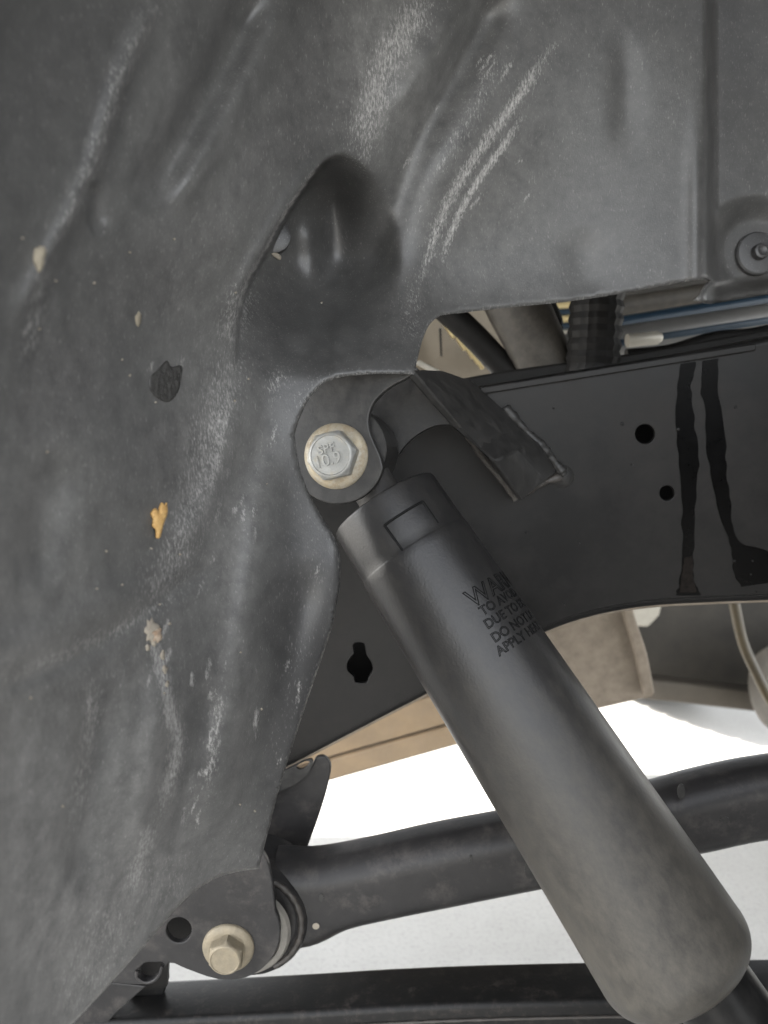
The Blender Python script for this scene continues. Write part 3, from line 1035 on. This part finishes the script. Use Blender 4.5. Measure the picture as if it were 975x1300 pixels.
# brace under the bracket, running down to the left
sheet('brace_plate', [(60, 1246), (150, 1248), (186, 1252), (150, 1284), (110, 1330), (40, 1330)], lambda a, b: PY(a, b, LBYY + .012), Vector((0, .004, 0)), 'arm', RAIL, bev=.001)
sheet('brace_plate', [(176, 1252), (212, 1226), (214, 1244), (206, 1268), (150, 1290), (130, 1290)], lambda a, b: PY(a, b, LBYY + .034), Vector((0, .004, 0)), 'bar', RAIL, bev=.001)

# ================================================================== bolts


def hex_bolt(name, label, origin, axis, rf, hexr, hh, mat_head, mat_flange, rot, text=None):
    root = thing(name, label, 'bolt', origin)
    root.matrix_world = Matrix.Translation(origin)
    lathe('flange', [(0, .0026), (rf * .72, .0034), (rf * .86, .0028), (rf * .97, .0016), (rf, .0008), (rf, -.001), (0, -.001)], mat_flange, origin, axis, root, 56, jitter=lambda a, h: .00015 * math.sin(3 * a + 40 * h))
    z = axis.normalized()
    x = (RT - z * RT.dot(z)).normalized(); y = z.cross(x)
    mw = Matrix((x, y, z)).transposed().to_4x4(); mw.translation = origin
    # hex with a rounded chamfer: intersect a hexagon with a cone
    seg = 72
    ap = hexr * math.cos(math.pi / 6)
    rows = []
    for (h, rc) in [(.002, 9), (hh * .55, 9), (hh * .78, hexr * 1.0), (hh * .90, ap * 1.02), (hh * .97, ap * .97), (hh, ap * .93), (hh + .0002, ap * .88), (hh - .0003, ap * .84), (hh - .0004, .0)]:
        ring = []
        for i in range(seg):
            a = 2 * math.pi * i / seg
            la = (a - rot) % (math.pi / 3) - math.pi / 6
            rr = min(ap / math.cos(la), rc)
            ring.append((rr * math.cos(a), rr * math.sin(a), h))
        rows.append(ring)
    vs_ = [v for r in rows for v in r]
    fs = []
    for j in range(len(rows) - 1):
        for i in range(seg):
            k = (i + 1) % seg
            fs.append((j * seg + i, j * seg + k, (j + 1) * seg + k, (j + 1) * seg + i))
    me = bpy.data.meshes.new('head'); me.from_pydata(vs_, [], fs)
    bm = bmesh.new(); bm.from_mesh(me)
    bmesh.ops.remove_doubles(bm, verts=bm.verts, dist=1e-6); bmesh.ops.recalc_face_normals(bm, faces=bm.faces)
    bm.to_mesh(me); bm.free()
    o = link('head', me, mat_head)
    o.matrix_world = mw
    o.parent = root; o.matrix_parent_inverse = root.matrix_world.inverted()
    autosmooth(o, 28)
    if text:
        for body, size, ox, oy, rz in text:
            tm = text_mesh(body, size, extrude=.0007, bev=.00012)
            tm.transform(Matrix.Translation((ox, oy, hh - .0002)) @ Matrix.Rotation(rz, 4, 'Z'))
            t = link('head_marking', tm, mat_head)
            t.matrix_world = mw
            t.parent = o; t.matrix_parent_inverse = o.matrix_world.inverted()
    return root


bax = (-FW - RT * .46 - UP * .12).normalized()
hex_bolt('flange_bolt', 'silver hex flange bolt stamped 10.9 with yellowish flange through the damper eye', P(427, 579, EAR_D) + EAR_AX * .0003, EAR_AX, .0190, .0150, .0125, 'zinc', 'zinc_gold', R(12),
         [('SPF', .0072, -.0066, .0002, R(14)), ('10.9', .0094, -.0086, -.0076, R(14))])
hex_bolt('flange_bolt', 'dusty tan hex flange bolt holding the lower arm bushing', PY(LBX, LBY - 2, LBYY - .0003), Vector((0, -1, 0)), .0172, .0122, .0125, 'zinc_tan', 'zinc_tan', R(25))

# ================================================================== shock absorber
S_TOP = P(488, 641, .463)
S_BOT = P(880, 1252, .402)
AX = (S_BOT - S_TOP).normalized()
SL = (S_BOT - S_TOP).length
SR, SR1 = .0343, .0419            # the sleeve widens a little towards its lower end


def srad(h):
    return SR + (SR1 - SR) * h / SL


SHOCK = thing('shock_absorber', 'shock absorber with dusty black plastic sleeve carrying a moulded warning text', 'shock absorber', S_BOT)
refx = (-FW - AX * (-FW).dot(AX)).normalized()
prof = [(SR * .55, .003), (SR * .80, .0008), (SR * .965, 0), (SR * .99, .0006), (srad(.002), .0022), (srad(.028), .028), (srad(.0335), .0335), (srad(.034) + .0002, .0342), (srad(.035) + .0005, .0352)]
for k in range(0, 10):
    h = .04 + (SL - .04 - .019) * k / 9
    prof.append((srad(h) + .0005, h))
re_ = srad(SL - .019) + .0005
for a in np.linspace(0, 90, 14)[1:]:
    prof.append((re_ - .0145 * (1 - math.cos(R(a))), SL - .019 + .0175 * math.sin(R(a))))
prof += [(SR * .6, SL - .0018), (.021, SL - .004)]
sleeve = lathe('sleeve', prof, 'sleeve', S_TOP, AX, SHOCK, 128, ref=refx)
MWS = sleeve.matrix_world.copy()
MWI = MWS.inverted()


def on_sleeve(px, py):
    """where the sight line meets the sleeve: (height along axis, angle)"""
    r = FW + RT * ((px - 487.5) / FPX) - UP * ((py - 650.0) / FPX)
    o = MWI @ CAM
    d = MWI.to_3x3() @ r
    rad = srad(.05)
    for _ in range(5):
        a = d.x ** 2 + d.y ** 2; b = 2 * (o.x * d.x + o.y * d.y); c = o.x ** 2 + o.y ** 2 - rad ** 2
        disc = max(b * b - 4 * a * c, 0)
        t = (-b - math.sqrt(disc)) / (2 * a)
        p = o + d * t
        rad = srad(p.z)
    return p.z, math.atan2(p.y, p.x)


def wrap(me, s0, phi0, direction):
    """flat lettering (x along the line, y up) laid round the sleeve; text up = towards the top"""
    for v in me.vertices:
        x, y, z = v.co
        rr = srad(s0 - y) + .0005 + z
        a = phi0 + direction * x / srad(s0)
        v.co = (rr * math.cos(a), rr * math.sin(a), s0 - y)
    if direction < 0:
        me.flip_normals()


DIRN = 1 if on_sleeve(640, 730)[1] > on_sleeve(600, 760)[1] else -1
PH0 = on_sleeve(590, 757)[1]
lines = [('WARNING', .0140, (587, 753)), ('TO AVOID', .0072, (606, 772)), ('DUE TO EX', .0072, (612, 789)), ('DO NOT DI', .0072, (621, 806)), ('APPLY HEAT', .0072, (627, 823))]
for body, size, (px, py) in lines:
    s, ph = on_sleeve(px, py)
    capm = size * .70
    tm = text_mesh(body, size, outline=True, bev=.00034 if size > .01 else .00024)
    wrap(tm, s + capm, ph, DIRN)
    t = link('warning_lettering', tm, 'letter')
    t.matrix_world = MWS
    t.parent = sleeve; t.matrix_parent_inverse = sleeve.matrix_world.inverted()

# moulded window on the collar: raised frame of three ribs
wpts = [on_sleeve(488, 667), on_sleeve(536, 637), on_sleeve(556, 664), on_sleeve(512, 700)]


def sleeve_rib(name, a, b, w=.0009, h=.0011, n=10, taper_end=False):
    vs_, fs = [], []
    for i in range(n + 1):
        t = i / n
        s = a[0] + (b[0] - a[0]) * t; ph = a[1] + (b[1] - a[1]) * t
        du = Vector((b[0] - a[0], (b[1] - a[1]) * SR)).normalized()
        nx, ny = -du.y, du.x
        k = (1 - .75 * t) if taper_end else 1
        for (o_, hh) in ((-w, -.0005), (-w * .5, h * k), (w * .5, h * k), (w, -.0005)):
            ss = s + nx * o_; pp = ph + ny * o_ / SR
            rr = srad(ss) + hh
            vs_.append((rr * math.cos(pp), rr * math.sin(pp), ss))
    for i in range(n):
        for k in range(3):
            fs.append((i * 4 + k, i * 4 + k + 1, i * 4 + k + 5, i * 4 + k + 4))
    me = bpy.data.meshes.new(name); me.from_pydata(vs_, [], fs)
    bm = bmesh.new(); bm.from_mesh(me); bmesh.ops.recalc_face_normals(bm, faces=bm.faces); bm.to_mesh(me); bm.free()
    o = link(name, me, 'letter')
    o.matrix_world = MWS
    o.parent = sleeve; o.matrix_parent_inverse = sleeve.matrix_world.inverted()
    return o


sleeve_rib('window_rib', wpts[0], wpts[1])
sleeve_rib('window_rib', wpts[0], wpts[3], taper_end=True)
sleeve_rib('window_rib', wpts[1], wpts[2], taper_end=True)

# lower body coming out of the sleeve
lathe('damper_body', [(0, -.05), (.0225, -.05), (.0225, .20), (0, .20)], 'body', S_BOT + RT * .009 , (AX + RT * .04).normalized(), SHOCK, 64)
# eye, bushing and neck at the top
EYE = P(447, 573, .477)
eax = EAR_AX
lathe('eye', [(.012, .018), (.0235, .018), (.0255, .0165), (.0255, -.0165), (.0235, -.018), (.012, -.018)], 'bracket', EYE, eax, SHOCK, 56)
lathe('bushing', [(.006, .0205), (.0215, .0205), (.0225, .019), (.0225, -.019), (.0215, -.0205), (.006, -.0205)], 'rubber', EYE, eax, SHOCK, 48)
lathe('washer', [(.007, .0225), (.0252, .0225), (.0256, .0218), (.0252, .0208), (.007, .0208)], 'bracket', EYE + RT * .001, eax, SHOCK, 56)
tube('neck', [EYE + AX * .012, EYE.lerp(S_TOP, .6), S_TOP + AX * .01], .0135, 'rubber', SHOCK, 24, 5)

# ================================================================== lower control arm
ARM = thing('control_arm', 'long black stamped steel suspension arm running to a rubber bushing', 'suspension arm', PY(345, 1195, .51))
at_ = [(352, 1082, 1192), (385, 1082, 1190), (430, 1079, 1170), (490, 1067, 1156), (560, 1051, 1142), (640, 1036, 1126), (700, 1024, 1114), (760, 1012, 1098), (830, 998, 1083), (880, 984, 1074), (930, 972, 1063), (975, 964, 1056), (1060, 952, 1046), (1160, 940, 1040)]
top = cat_rom([(a, b) for a, b, c in at_], 5); bot = cat_rom([(a, c) for a, b, c in at_], 5)
AY = .515
path = []; hh_ = []
for (a, b), (c, e) in zip(top, bot):
    p1 = PY(a, b, AY); p2 = PY(c, e, AY)
    path.append((p1 + p2) / 2); hh_.append((p1 - p2).length / 2)


def arm_sec(i, t):
    h = hh_[i]
    w = .022
    return round_rect(w, h, min(.0175, h * .8), 8)


sweep('arm_beam', path, arm_sec, 'arm', ARM)
BC = PY(316, 1148, .515)
bx_ = Vector((0, -1, 0))
lathe('bushing_shell', [(.021, .0215), (.0300, .0215), (.0318, .0195), (.0318, -.0195), (.030, -.0215), (.021, -.0215)], 'arm', BC, bx_, ARM, 64)
lathe('bushing_rubber', [(.007, .028), (.022, .028), (.0265, .024), (.0285, .020), (.0285, -.020), (.022, -.028), (.007, -.028)], 'rubber', BC, bx_, ARM, 56)
lathe('bushing_washer', [(.0265, .0335), (.0310, .0315), (.0328, .0285), (.0322, .0275), (.026, .0315)], 'steel', BC + Vector((.001, 0, 0)), bx_, ARM, 64)
lathe('weld_collar', [(.0325, .0245), (.0355, .0262), (.0375, .0248), (.0388, .0265), (.0405, .0240), (.0405, -.02), (.0325, -.02)], 'arm', BC + Vector((.004, .002, .002)), bx_, ARM, 72, jitter=lambda a, h: .00012 * math.sin(23 * a))
tube('weld_bead', [BC + Vector((.004 + .0366 * math.cos(a), -.0240, .002 + .0366 * math.sin(a))) for a in np.linspace(R(-62), R(62), 9)], lambda t: .0021 + .0003 * math.sin(t * 60), 'weld', ARM, 10, 5, upv=Vector((0, 1, 0.1)), noise=.2)
for (x, y, rx, ry) in [(401, 1176, 4.5, 4), (672, 1103, 6, 13), (598, 1092, 1.5, 6), (408, 1140, 3, 5), (920, 1040, 6, 3), (865, 1005, 5, 10)]:
    yy = AY - .0224
    sheet('paint_chip', circle(x, y, rx, 12, ry), lambda a, b: PY(a, b, yy), Vector((0, .0006, 0)), 'grit' if rx == 4.5 else 'bracket', ARM)

# ================================================================== lower beam
BEAM = thing('lower_beam', 'black steel beam with a raised seam crossing under the damper', 'beam', PY(500, 1300, .50))
bt = [(120, 1272), (250, 1266), (330, 1262), (420, 1257), (500, 1252), (620, 1247), (800, 1243), (975, 1240), (1160, 1238)]
BYY = .50
bp_ = [PY(x, y, BYY) for x, y in cat_rom(bt, 3)]
sweep('beam_box', [p - Vector((0, 0, .022)) for p in bp_], lambda i, t: round_rect(.020, .022, .0045, 4), 'bar', BEAM)
tube('seam', [p - Vector((0, .0205, .0115)) for p in bp_], lambda t: .0011 + .0003 * math.sin(t * 240), 'weld', BEAM, 8, 3)

# ================================================================== cross member behind the rail
CX = thing('cross_member', 'dusty tan box-section cross member seen below the chassis rail', 'cross member', PY(600, 940, .95))
cb = [(300, 1026), (425, 989), (510, 965), (585, 944), (700, 913), (770, 894), (828, 884)]
cbs = cat_rom(cb, 3)
CYY = .92


def cross_fn(a, b):
    return PY(a, b, CYY)


sheet('face_plate', cbs + [(831, 880), (822, 830), (800, 780), (792, 740), (300, 740)], cross_fn, Vector((0, .006, 0)), 'dusty', CX, bev=.002)
# lower flange; light from the ground is painted into its tan
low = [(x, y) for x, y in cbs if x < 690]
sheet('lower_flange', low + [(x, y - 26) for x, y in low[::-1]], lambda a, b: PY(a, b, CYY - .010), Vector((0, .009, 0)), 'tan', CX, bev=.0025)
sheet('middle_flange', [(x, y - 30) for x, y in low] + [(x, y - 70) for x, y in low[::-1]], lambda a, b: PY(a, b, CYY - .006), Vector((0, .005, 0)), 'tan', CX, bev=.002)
sheet('end_lip', cat_rom([(786, 740), (792, 780), (806, 830), (818, 884)], 4) + cat_rom([(832, 882), (822, 830), (806, 780), (798, 740)], 4), lambda a, b: PY(a, b, CYY - .014), Vector((0, .012, 0)), 'dusty', CX, bev=.003)
sheet('under_plate', [(300, 1020), (425, 984), (585, 940), (700, 908), (828, 880)] + [(828, 884), (700, 913), (585, 944), (425, 989), (300, 1026)], lambda a, b: PY(a, b, CYY + .08), Vector((0, .005, 0)), 'dusty', CX)

# ================================================================== far underbody
BODY = thing('vehicle_body', 'dark shadowed vehicle floor behind the cross member, plus unseen shell added for shade', 'vehicle body', PY(850, 860, 1.5))
sheet('floor_panel', [(600, 640), (1250, 600), (1250, 905), (980, 884), (840, 868), (700, 866), (600, 866)], lambda a, b: PY(a, b, 1.50), Vector((0, .03, 0)), 'under', BODY, bev=.01)


def box(name, lo, hi, material, parent):
    bm = bmesh.new(); bmesh.ops.create_cube(bm, size=1.0)
    for v in bm.verts:
        v.co = Vector(((lo[k] + hi[k]) / 2 + v.co[k] * (hi[k] - lo[k]) for k in range(3)))
    bmesh.ops.bevel(bm, geom=bm.edges[:], offset=.012, segments=3, affect='EDGES')
    me = bpy.data.meshes.new(name); bm.to_mesh(me); bm.free()
    return link(name, me, material, parent, smooth=False)


wc = Vector((.50, -.03, .385))
lathe('shade_wheel', [(.20, -.055), (.27, -.065), (.345, -.055), (.372, -.025), (.385, .02), (.387, .10), (.385, .18), (.372, .225), (.345, .255), (.27, .265), (.20, .25), (.18, .20), (.18, 0), (.20, -.055)],
      'tyre', wc, Vector((0, -1, 0)), BODY, 72)  # unseen wheel, placed to block light from the right
box('shade_hood', (-3, .30, 1.165), (2.2, 1.815, 1.20), 'body', BODY)  # unseen slab added to shade the well and the near ground
box('shade_far_fender', (-3, 1.60, .74), (2.2, 1.65, 1.16), 'body', BODY)  # unseen wall added for its shadow on the ground
lb = [PY(x, y, 1.42) for x, y in [(760, 868), (840, 873), (900, 880), (960, 887), (1040, 898), (1160, 914)]]
FB = sweep('far_beam', vpath(lb, 4), lambda i, t: round_rect(.02, .020, .006, 3), 'beam')
tag(FB, 'pale dusty beam running under the dark floor panel', 'beam')
FH = tube('brown_hose', [PY(x, y, 1.1) for x, y in [(928, 740), (934, 775), (943, 815), (958, 850), (980, 892), (1010, 930)]], .0075, 'hose_tan', sub=6)
tag(FH, 'curved brown hose hanging in front of the dark floor panel', 'hose')
BP = sheet('pale_bracket', [(796, 770), (842, 765), (838, 782), (824, 797), (803, 795)], lambda a, b: PY(a, b, 1.30), Vector((0, .03, 0)), 'pale', bev=.006)
tag(BP, 'small cream painted bracket just under the lower edge of the rail', 'bracket')
mc = PY(1010, 868, 1.25)
MF = lathe('muffler', [(0, -.22), (.05, -.22), (.072, -.212), (.080, -.195), (.080, .195), (.072, .212), (0, .22)], 'column', mc, Vector((1, .2, -.05)), None, 48)
MF.location = PY(1120, 872, 1.30)
tag(MF, 'dusty grey rounded exhaust can low beside the pale beam', 'muffler')

# tyre on the far side


def build_tyre():
    g = PG(852, 906)
    rad, wid = .30, .22
    c = Vector((g.x, g.y + .20, rad))
    root = thing('far_tyre', 'grey tyre with chunky tread standing on the pale ground beyond', 'tyre', Vector((c.x, c.y, 0)))
    prof = [(rad * .58, -wid * .42), (rad * .80, -wid * .5), (rad * .93, -wid * .47), (rad * .965, -wid * .40), (rad * .965, wid * .40), (rad * .93, wid * .47), (rad * .80, wid * .5), (rad * .58, wid * .42)]
    lathe('carcass', prof, 'tyre', c, Vector((1, 0, 0)), root, 80, ref=Vector((0, 1, 0)))
    # tread blocks, sharing one mesh
    bm = bmesh.new(); bmesh.ops.create_cube(bm, size=1.0)
    bmesh.ops.scale(bm, verts=bm.verts, vec=(.040, .034, .016))
    bmesh.ops.bevel(bm, geom=bm.edges[:], offset=.002, segments=1, affect='EDGES')
    me = bpy.data.meshes.new('tread_block'); bm.to_mesh(me); bm.free()
    me.materials.append(M['tyre'])
    n = 46
    for i in range(n):
        a = 2 * math.pi * i / n
        for k, ox in enumerate((-.072, -.024, .024, .072)):
            aa = a + (k % 2) * math.pi / n
            if math.cos(aa) < .2:
                continue
            o = bpy.data.objects.new('tread_block', me); COL.objects.link(o)
            m = Matrix.Translation(c) @ Matrix.Rotation(aa, 4, 'X') @ Matrix.Translation((ox, 0, -rad + .007))
            o.parent = root; o.matrix_parent_inverse = root.matrix_world.inverted()
            o.matrix_basis = m
    return root


build_tyre()

# ================================================================== engine bay seen above the rail
sheet('shade_strip', cat_rom([(568, 484), (640, 471), (700, 463), (800, 449), (900, 432), (1000, 414), (1160, 385)], 3) + [(1160, 430), (975, 470), (800, 500), (600, 520), (560, 515)], lambda a, b: PY(a, b, .66), Vector((0, .01, 0)), 'boot', BODY, bev=.002)  # black sheet painting in the shadow above the rail
EP = thing('bay_panel', 'slotted tan metal panel with small painted yellow glints seen through the liner opening', 'panel', PY(580, 470, .80))
sheet('panel', [(430, 250), (652, 250), (648, 470), (640, 520), (430, 520)], lambda a, b: PY(a, b, .80 + (a - 540) * .0006), Vector((0, .006, 0)), 'panel_tan', EP, holes=[[(557, 416), (561, 416), (562, 452), (559, 453)]])
for (x, y) in [(571, 420), (586, 437), (597, 449), (604, 457), (610, 464)]:
    s = max(.7, 1.5 - (x - 571) * .018)
    sheet('glint', [(x - 6 * s, y - 7 * s), (x - 1 * s, y - 8 * s), (x + 7 * s, y + 4 * s), (x + 3 * s, y + 7 * s)], lambda a, b: PY(a, b, .775), Vector((0, .012, 0)), 'brass', EP, bev=.0015)  # bright yellow pieces stand in for highlights on the panel
PB = sheet('panel_edge_strip', [(526, 461), (533, 457), (580, 481), (575, 487)], lambda a, b: PY(a, b, .70), Vector((0, .006, .0)), 'pale', EP, bev=.001)
FS = thing('finned_cooler', 'stack of horizontal cooler tubes with yellow-white and blue reflections painted on above the rail', 'cooler', PY(760, 470, .98))
rows_ = [(383, 'tube_grey'), (391, 'brass'), (399, 'blue'), (408, 'brass'), (417, 'blue'), (426, 'pale'), (436, 'blue'), (445, 'tube_grey'), (454, 'pale')]  # yellow, pale and blue stand in for reflections on the tubes
for (y, mm) in rows_:
    sl = -.085
    o = tube('cooler_tube', [PY(598, y + 6, .98), PY(755, y - 6, .98)], .0046, mm, FS, 12)
CP = thing('coolant_pipe', 'wide grey metal pipe with a painted blue reflection lying along the top of the rail', 'pipe', PY(880, 440, .80))
tube('pipe', [PY(700, 446, .80), PY(1160, 376, .80)], .0150, 'tube_grey', CP, 28)
tube('reflection_stripe', [PY(700, 448, .789), PY(1160, 378, .789)], .0050, 'blue', CP, 12)  # separate blue strip standing in for a reflection on the pipe
CP2 = tube('thin_pipe', [PY(770, 415, .95), PY(1160, 352, .95)], .0100, 'blue', sub=6)
tag(CP2, 'slim pipe painted with a dark blue reflection behind the wide grey pipe', 'pipe')
CP3 = tube('brown_rail', [PY(770, 392, 1.0), PY(1160, 330, 1.0)], .012, 'column', sub=6)
tag(CP3, 'dusty brown rod above the slim pipe', 'rod')
PC = lathe('pale_fitting', [(0, .022), (.004, .021), (.0062, .017), (.0062, -.012), (0, -.012)], 'pale', PY(812, 431, .74), Vector((1, .1, .1)), None, 32)
tag(PC, 'small pale capped fitting lying on the wide grey pipe', 'fitting')
sheet('bay_wall', [(380, 200), (1250, 100), (1250, 470), (1000, 500), (380, 540)], lambda a, b: PY(a, b, 1.12), Vector((0, .02, 0)), 'under', BODY)
ST = tube('diagonal_strut', [PY(560, 388, .70), PY(600, 425, .70), PY(650, 478, .70)], .0115, 'boot', sub=6)
tag(ST, 'black diagonal strut crossing the tan slotted panel', 'strut')
GC = lathe('steering_column', [(0, -.16), (.0268, -.16), (.0262, -.02), (.0250, .02), (.0235, .045), (.019, .054), (.014, .060), (.014, .085), (0, .085)], 'column', PY(674, 424, .69), (PY(690, 480, .70) - PY(650, 400, .70)).normalized(), None, 48)
tag(GC, 'fat dusty grey-brown tapered cylinder behind the liner edge', 'cylinder')


def hose_prof():
    out = [(0, -.16)]
    for k in range(40):
        h = -.16 + .20 * k / 39
        out.append((.0215 + (.0009 if k % 2 else -.0009), h))
    out += [(.0205, .046), (.017, .058), (.012, .066), (.010, .072), (.010, .11), (0, .11)]
    return out


BH = lathe('ribbed_boot', hose_prof(), 'boot', PY(756, 408, .66), Vector((-.03, 0, -1)), None, 48, jitter=lambda a, h: .0006 * math.cos(18 * a))
tag(BH, 'black ribbed rubber boot tapering to a stem above the rail', 'boot')
GN = lathe('pale_nut', [(0, .008), (.005, .008), (.006, .006), (.006, -.006), (0, -.006)], 'brass', PY(776, 446, .67), Vector((-.1, -1, .3)), None, 6)
tag(GN, 'small pale yellow nut beside the ribbed boot', 'nut')

BKH = tube('black_hose', [PY(795, 452, .70), PY(850, 446, .70), PY(905, 430, .70), PY(960, 424, .70), PY(1040, 406, .70)], .0062, 'boot', sub=6)
tag(BKH, 'slack black hose resting between the rail and the wide grey pipe', 'hose')
WR = tube('black_wire', [PY(700, 380, .72), PY(712, 410, .72), PY(708, 440, .71), PY(724, 468, .70)], .0024, 'boot', sub=6, n=10)
tag(WR, 'thin black wire hanging between the dusty cylinder and the ribbed boot', 'wire')
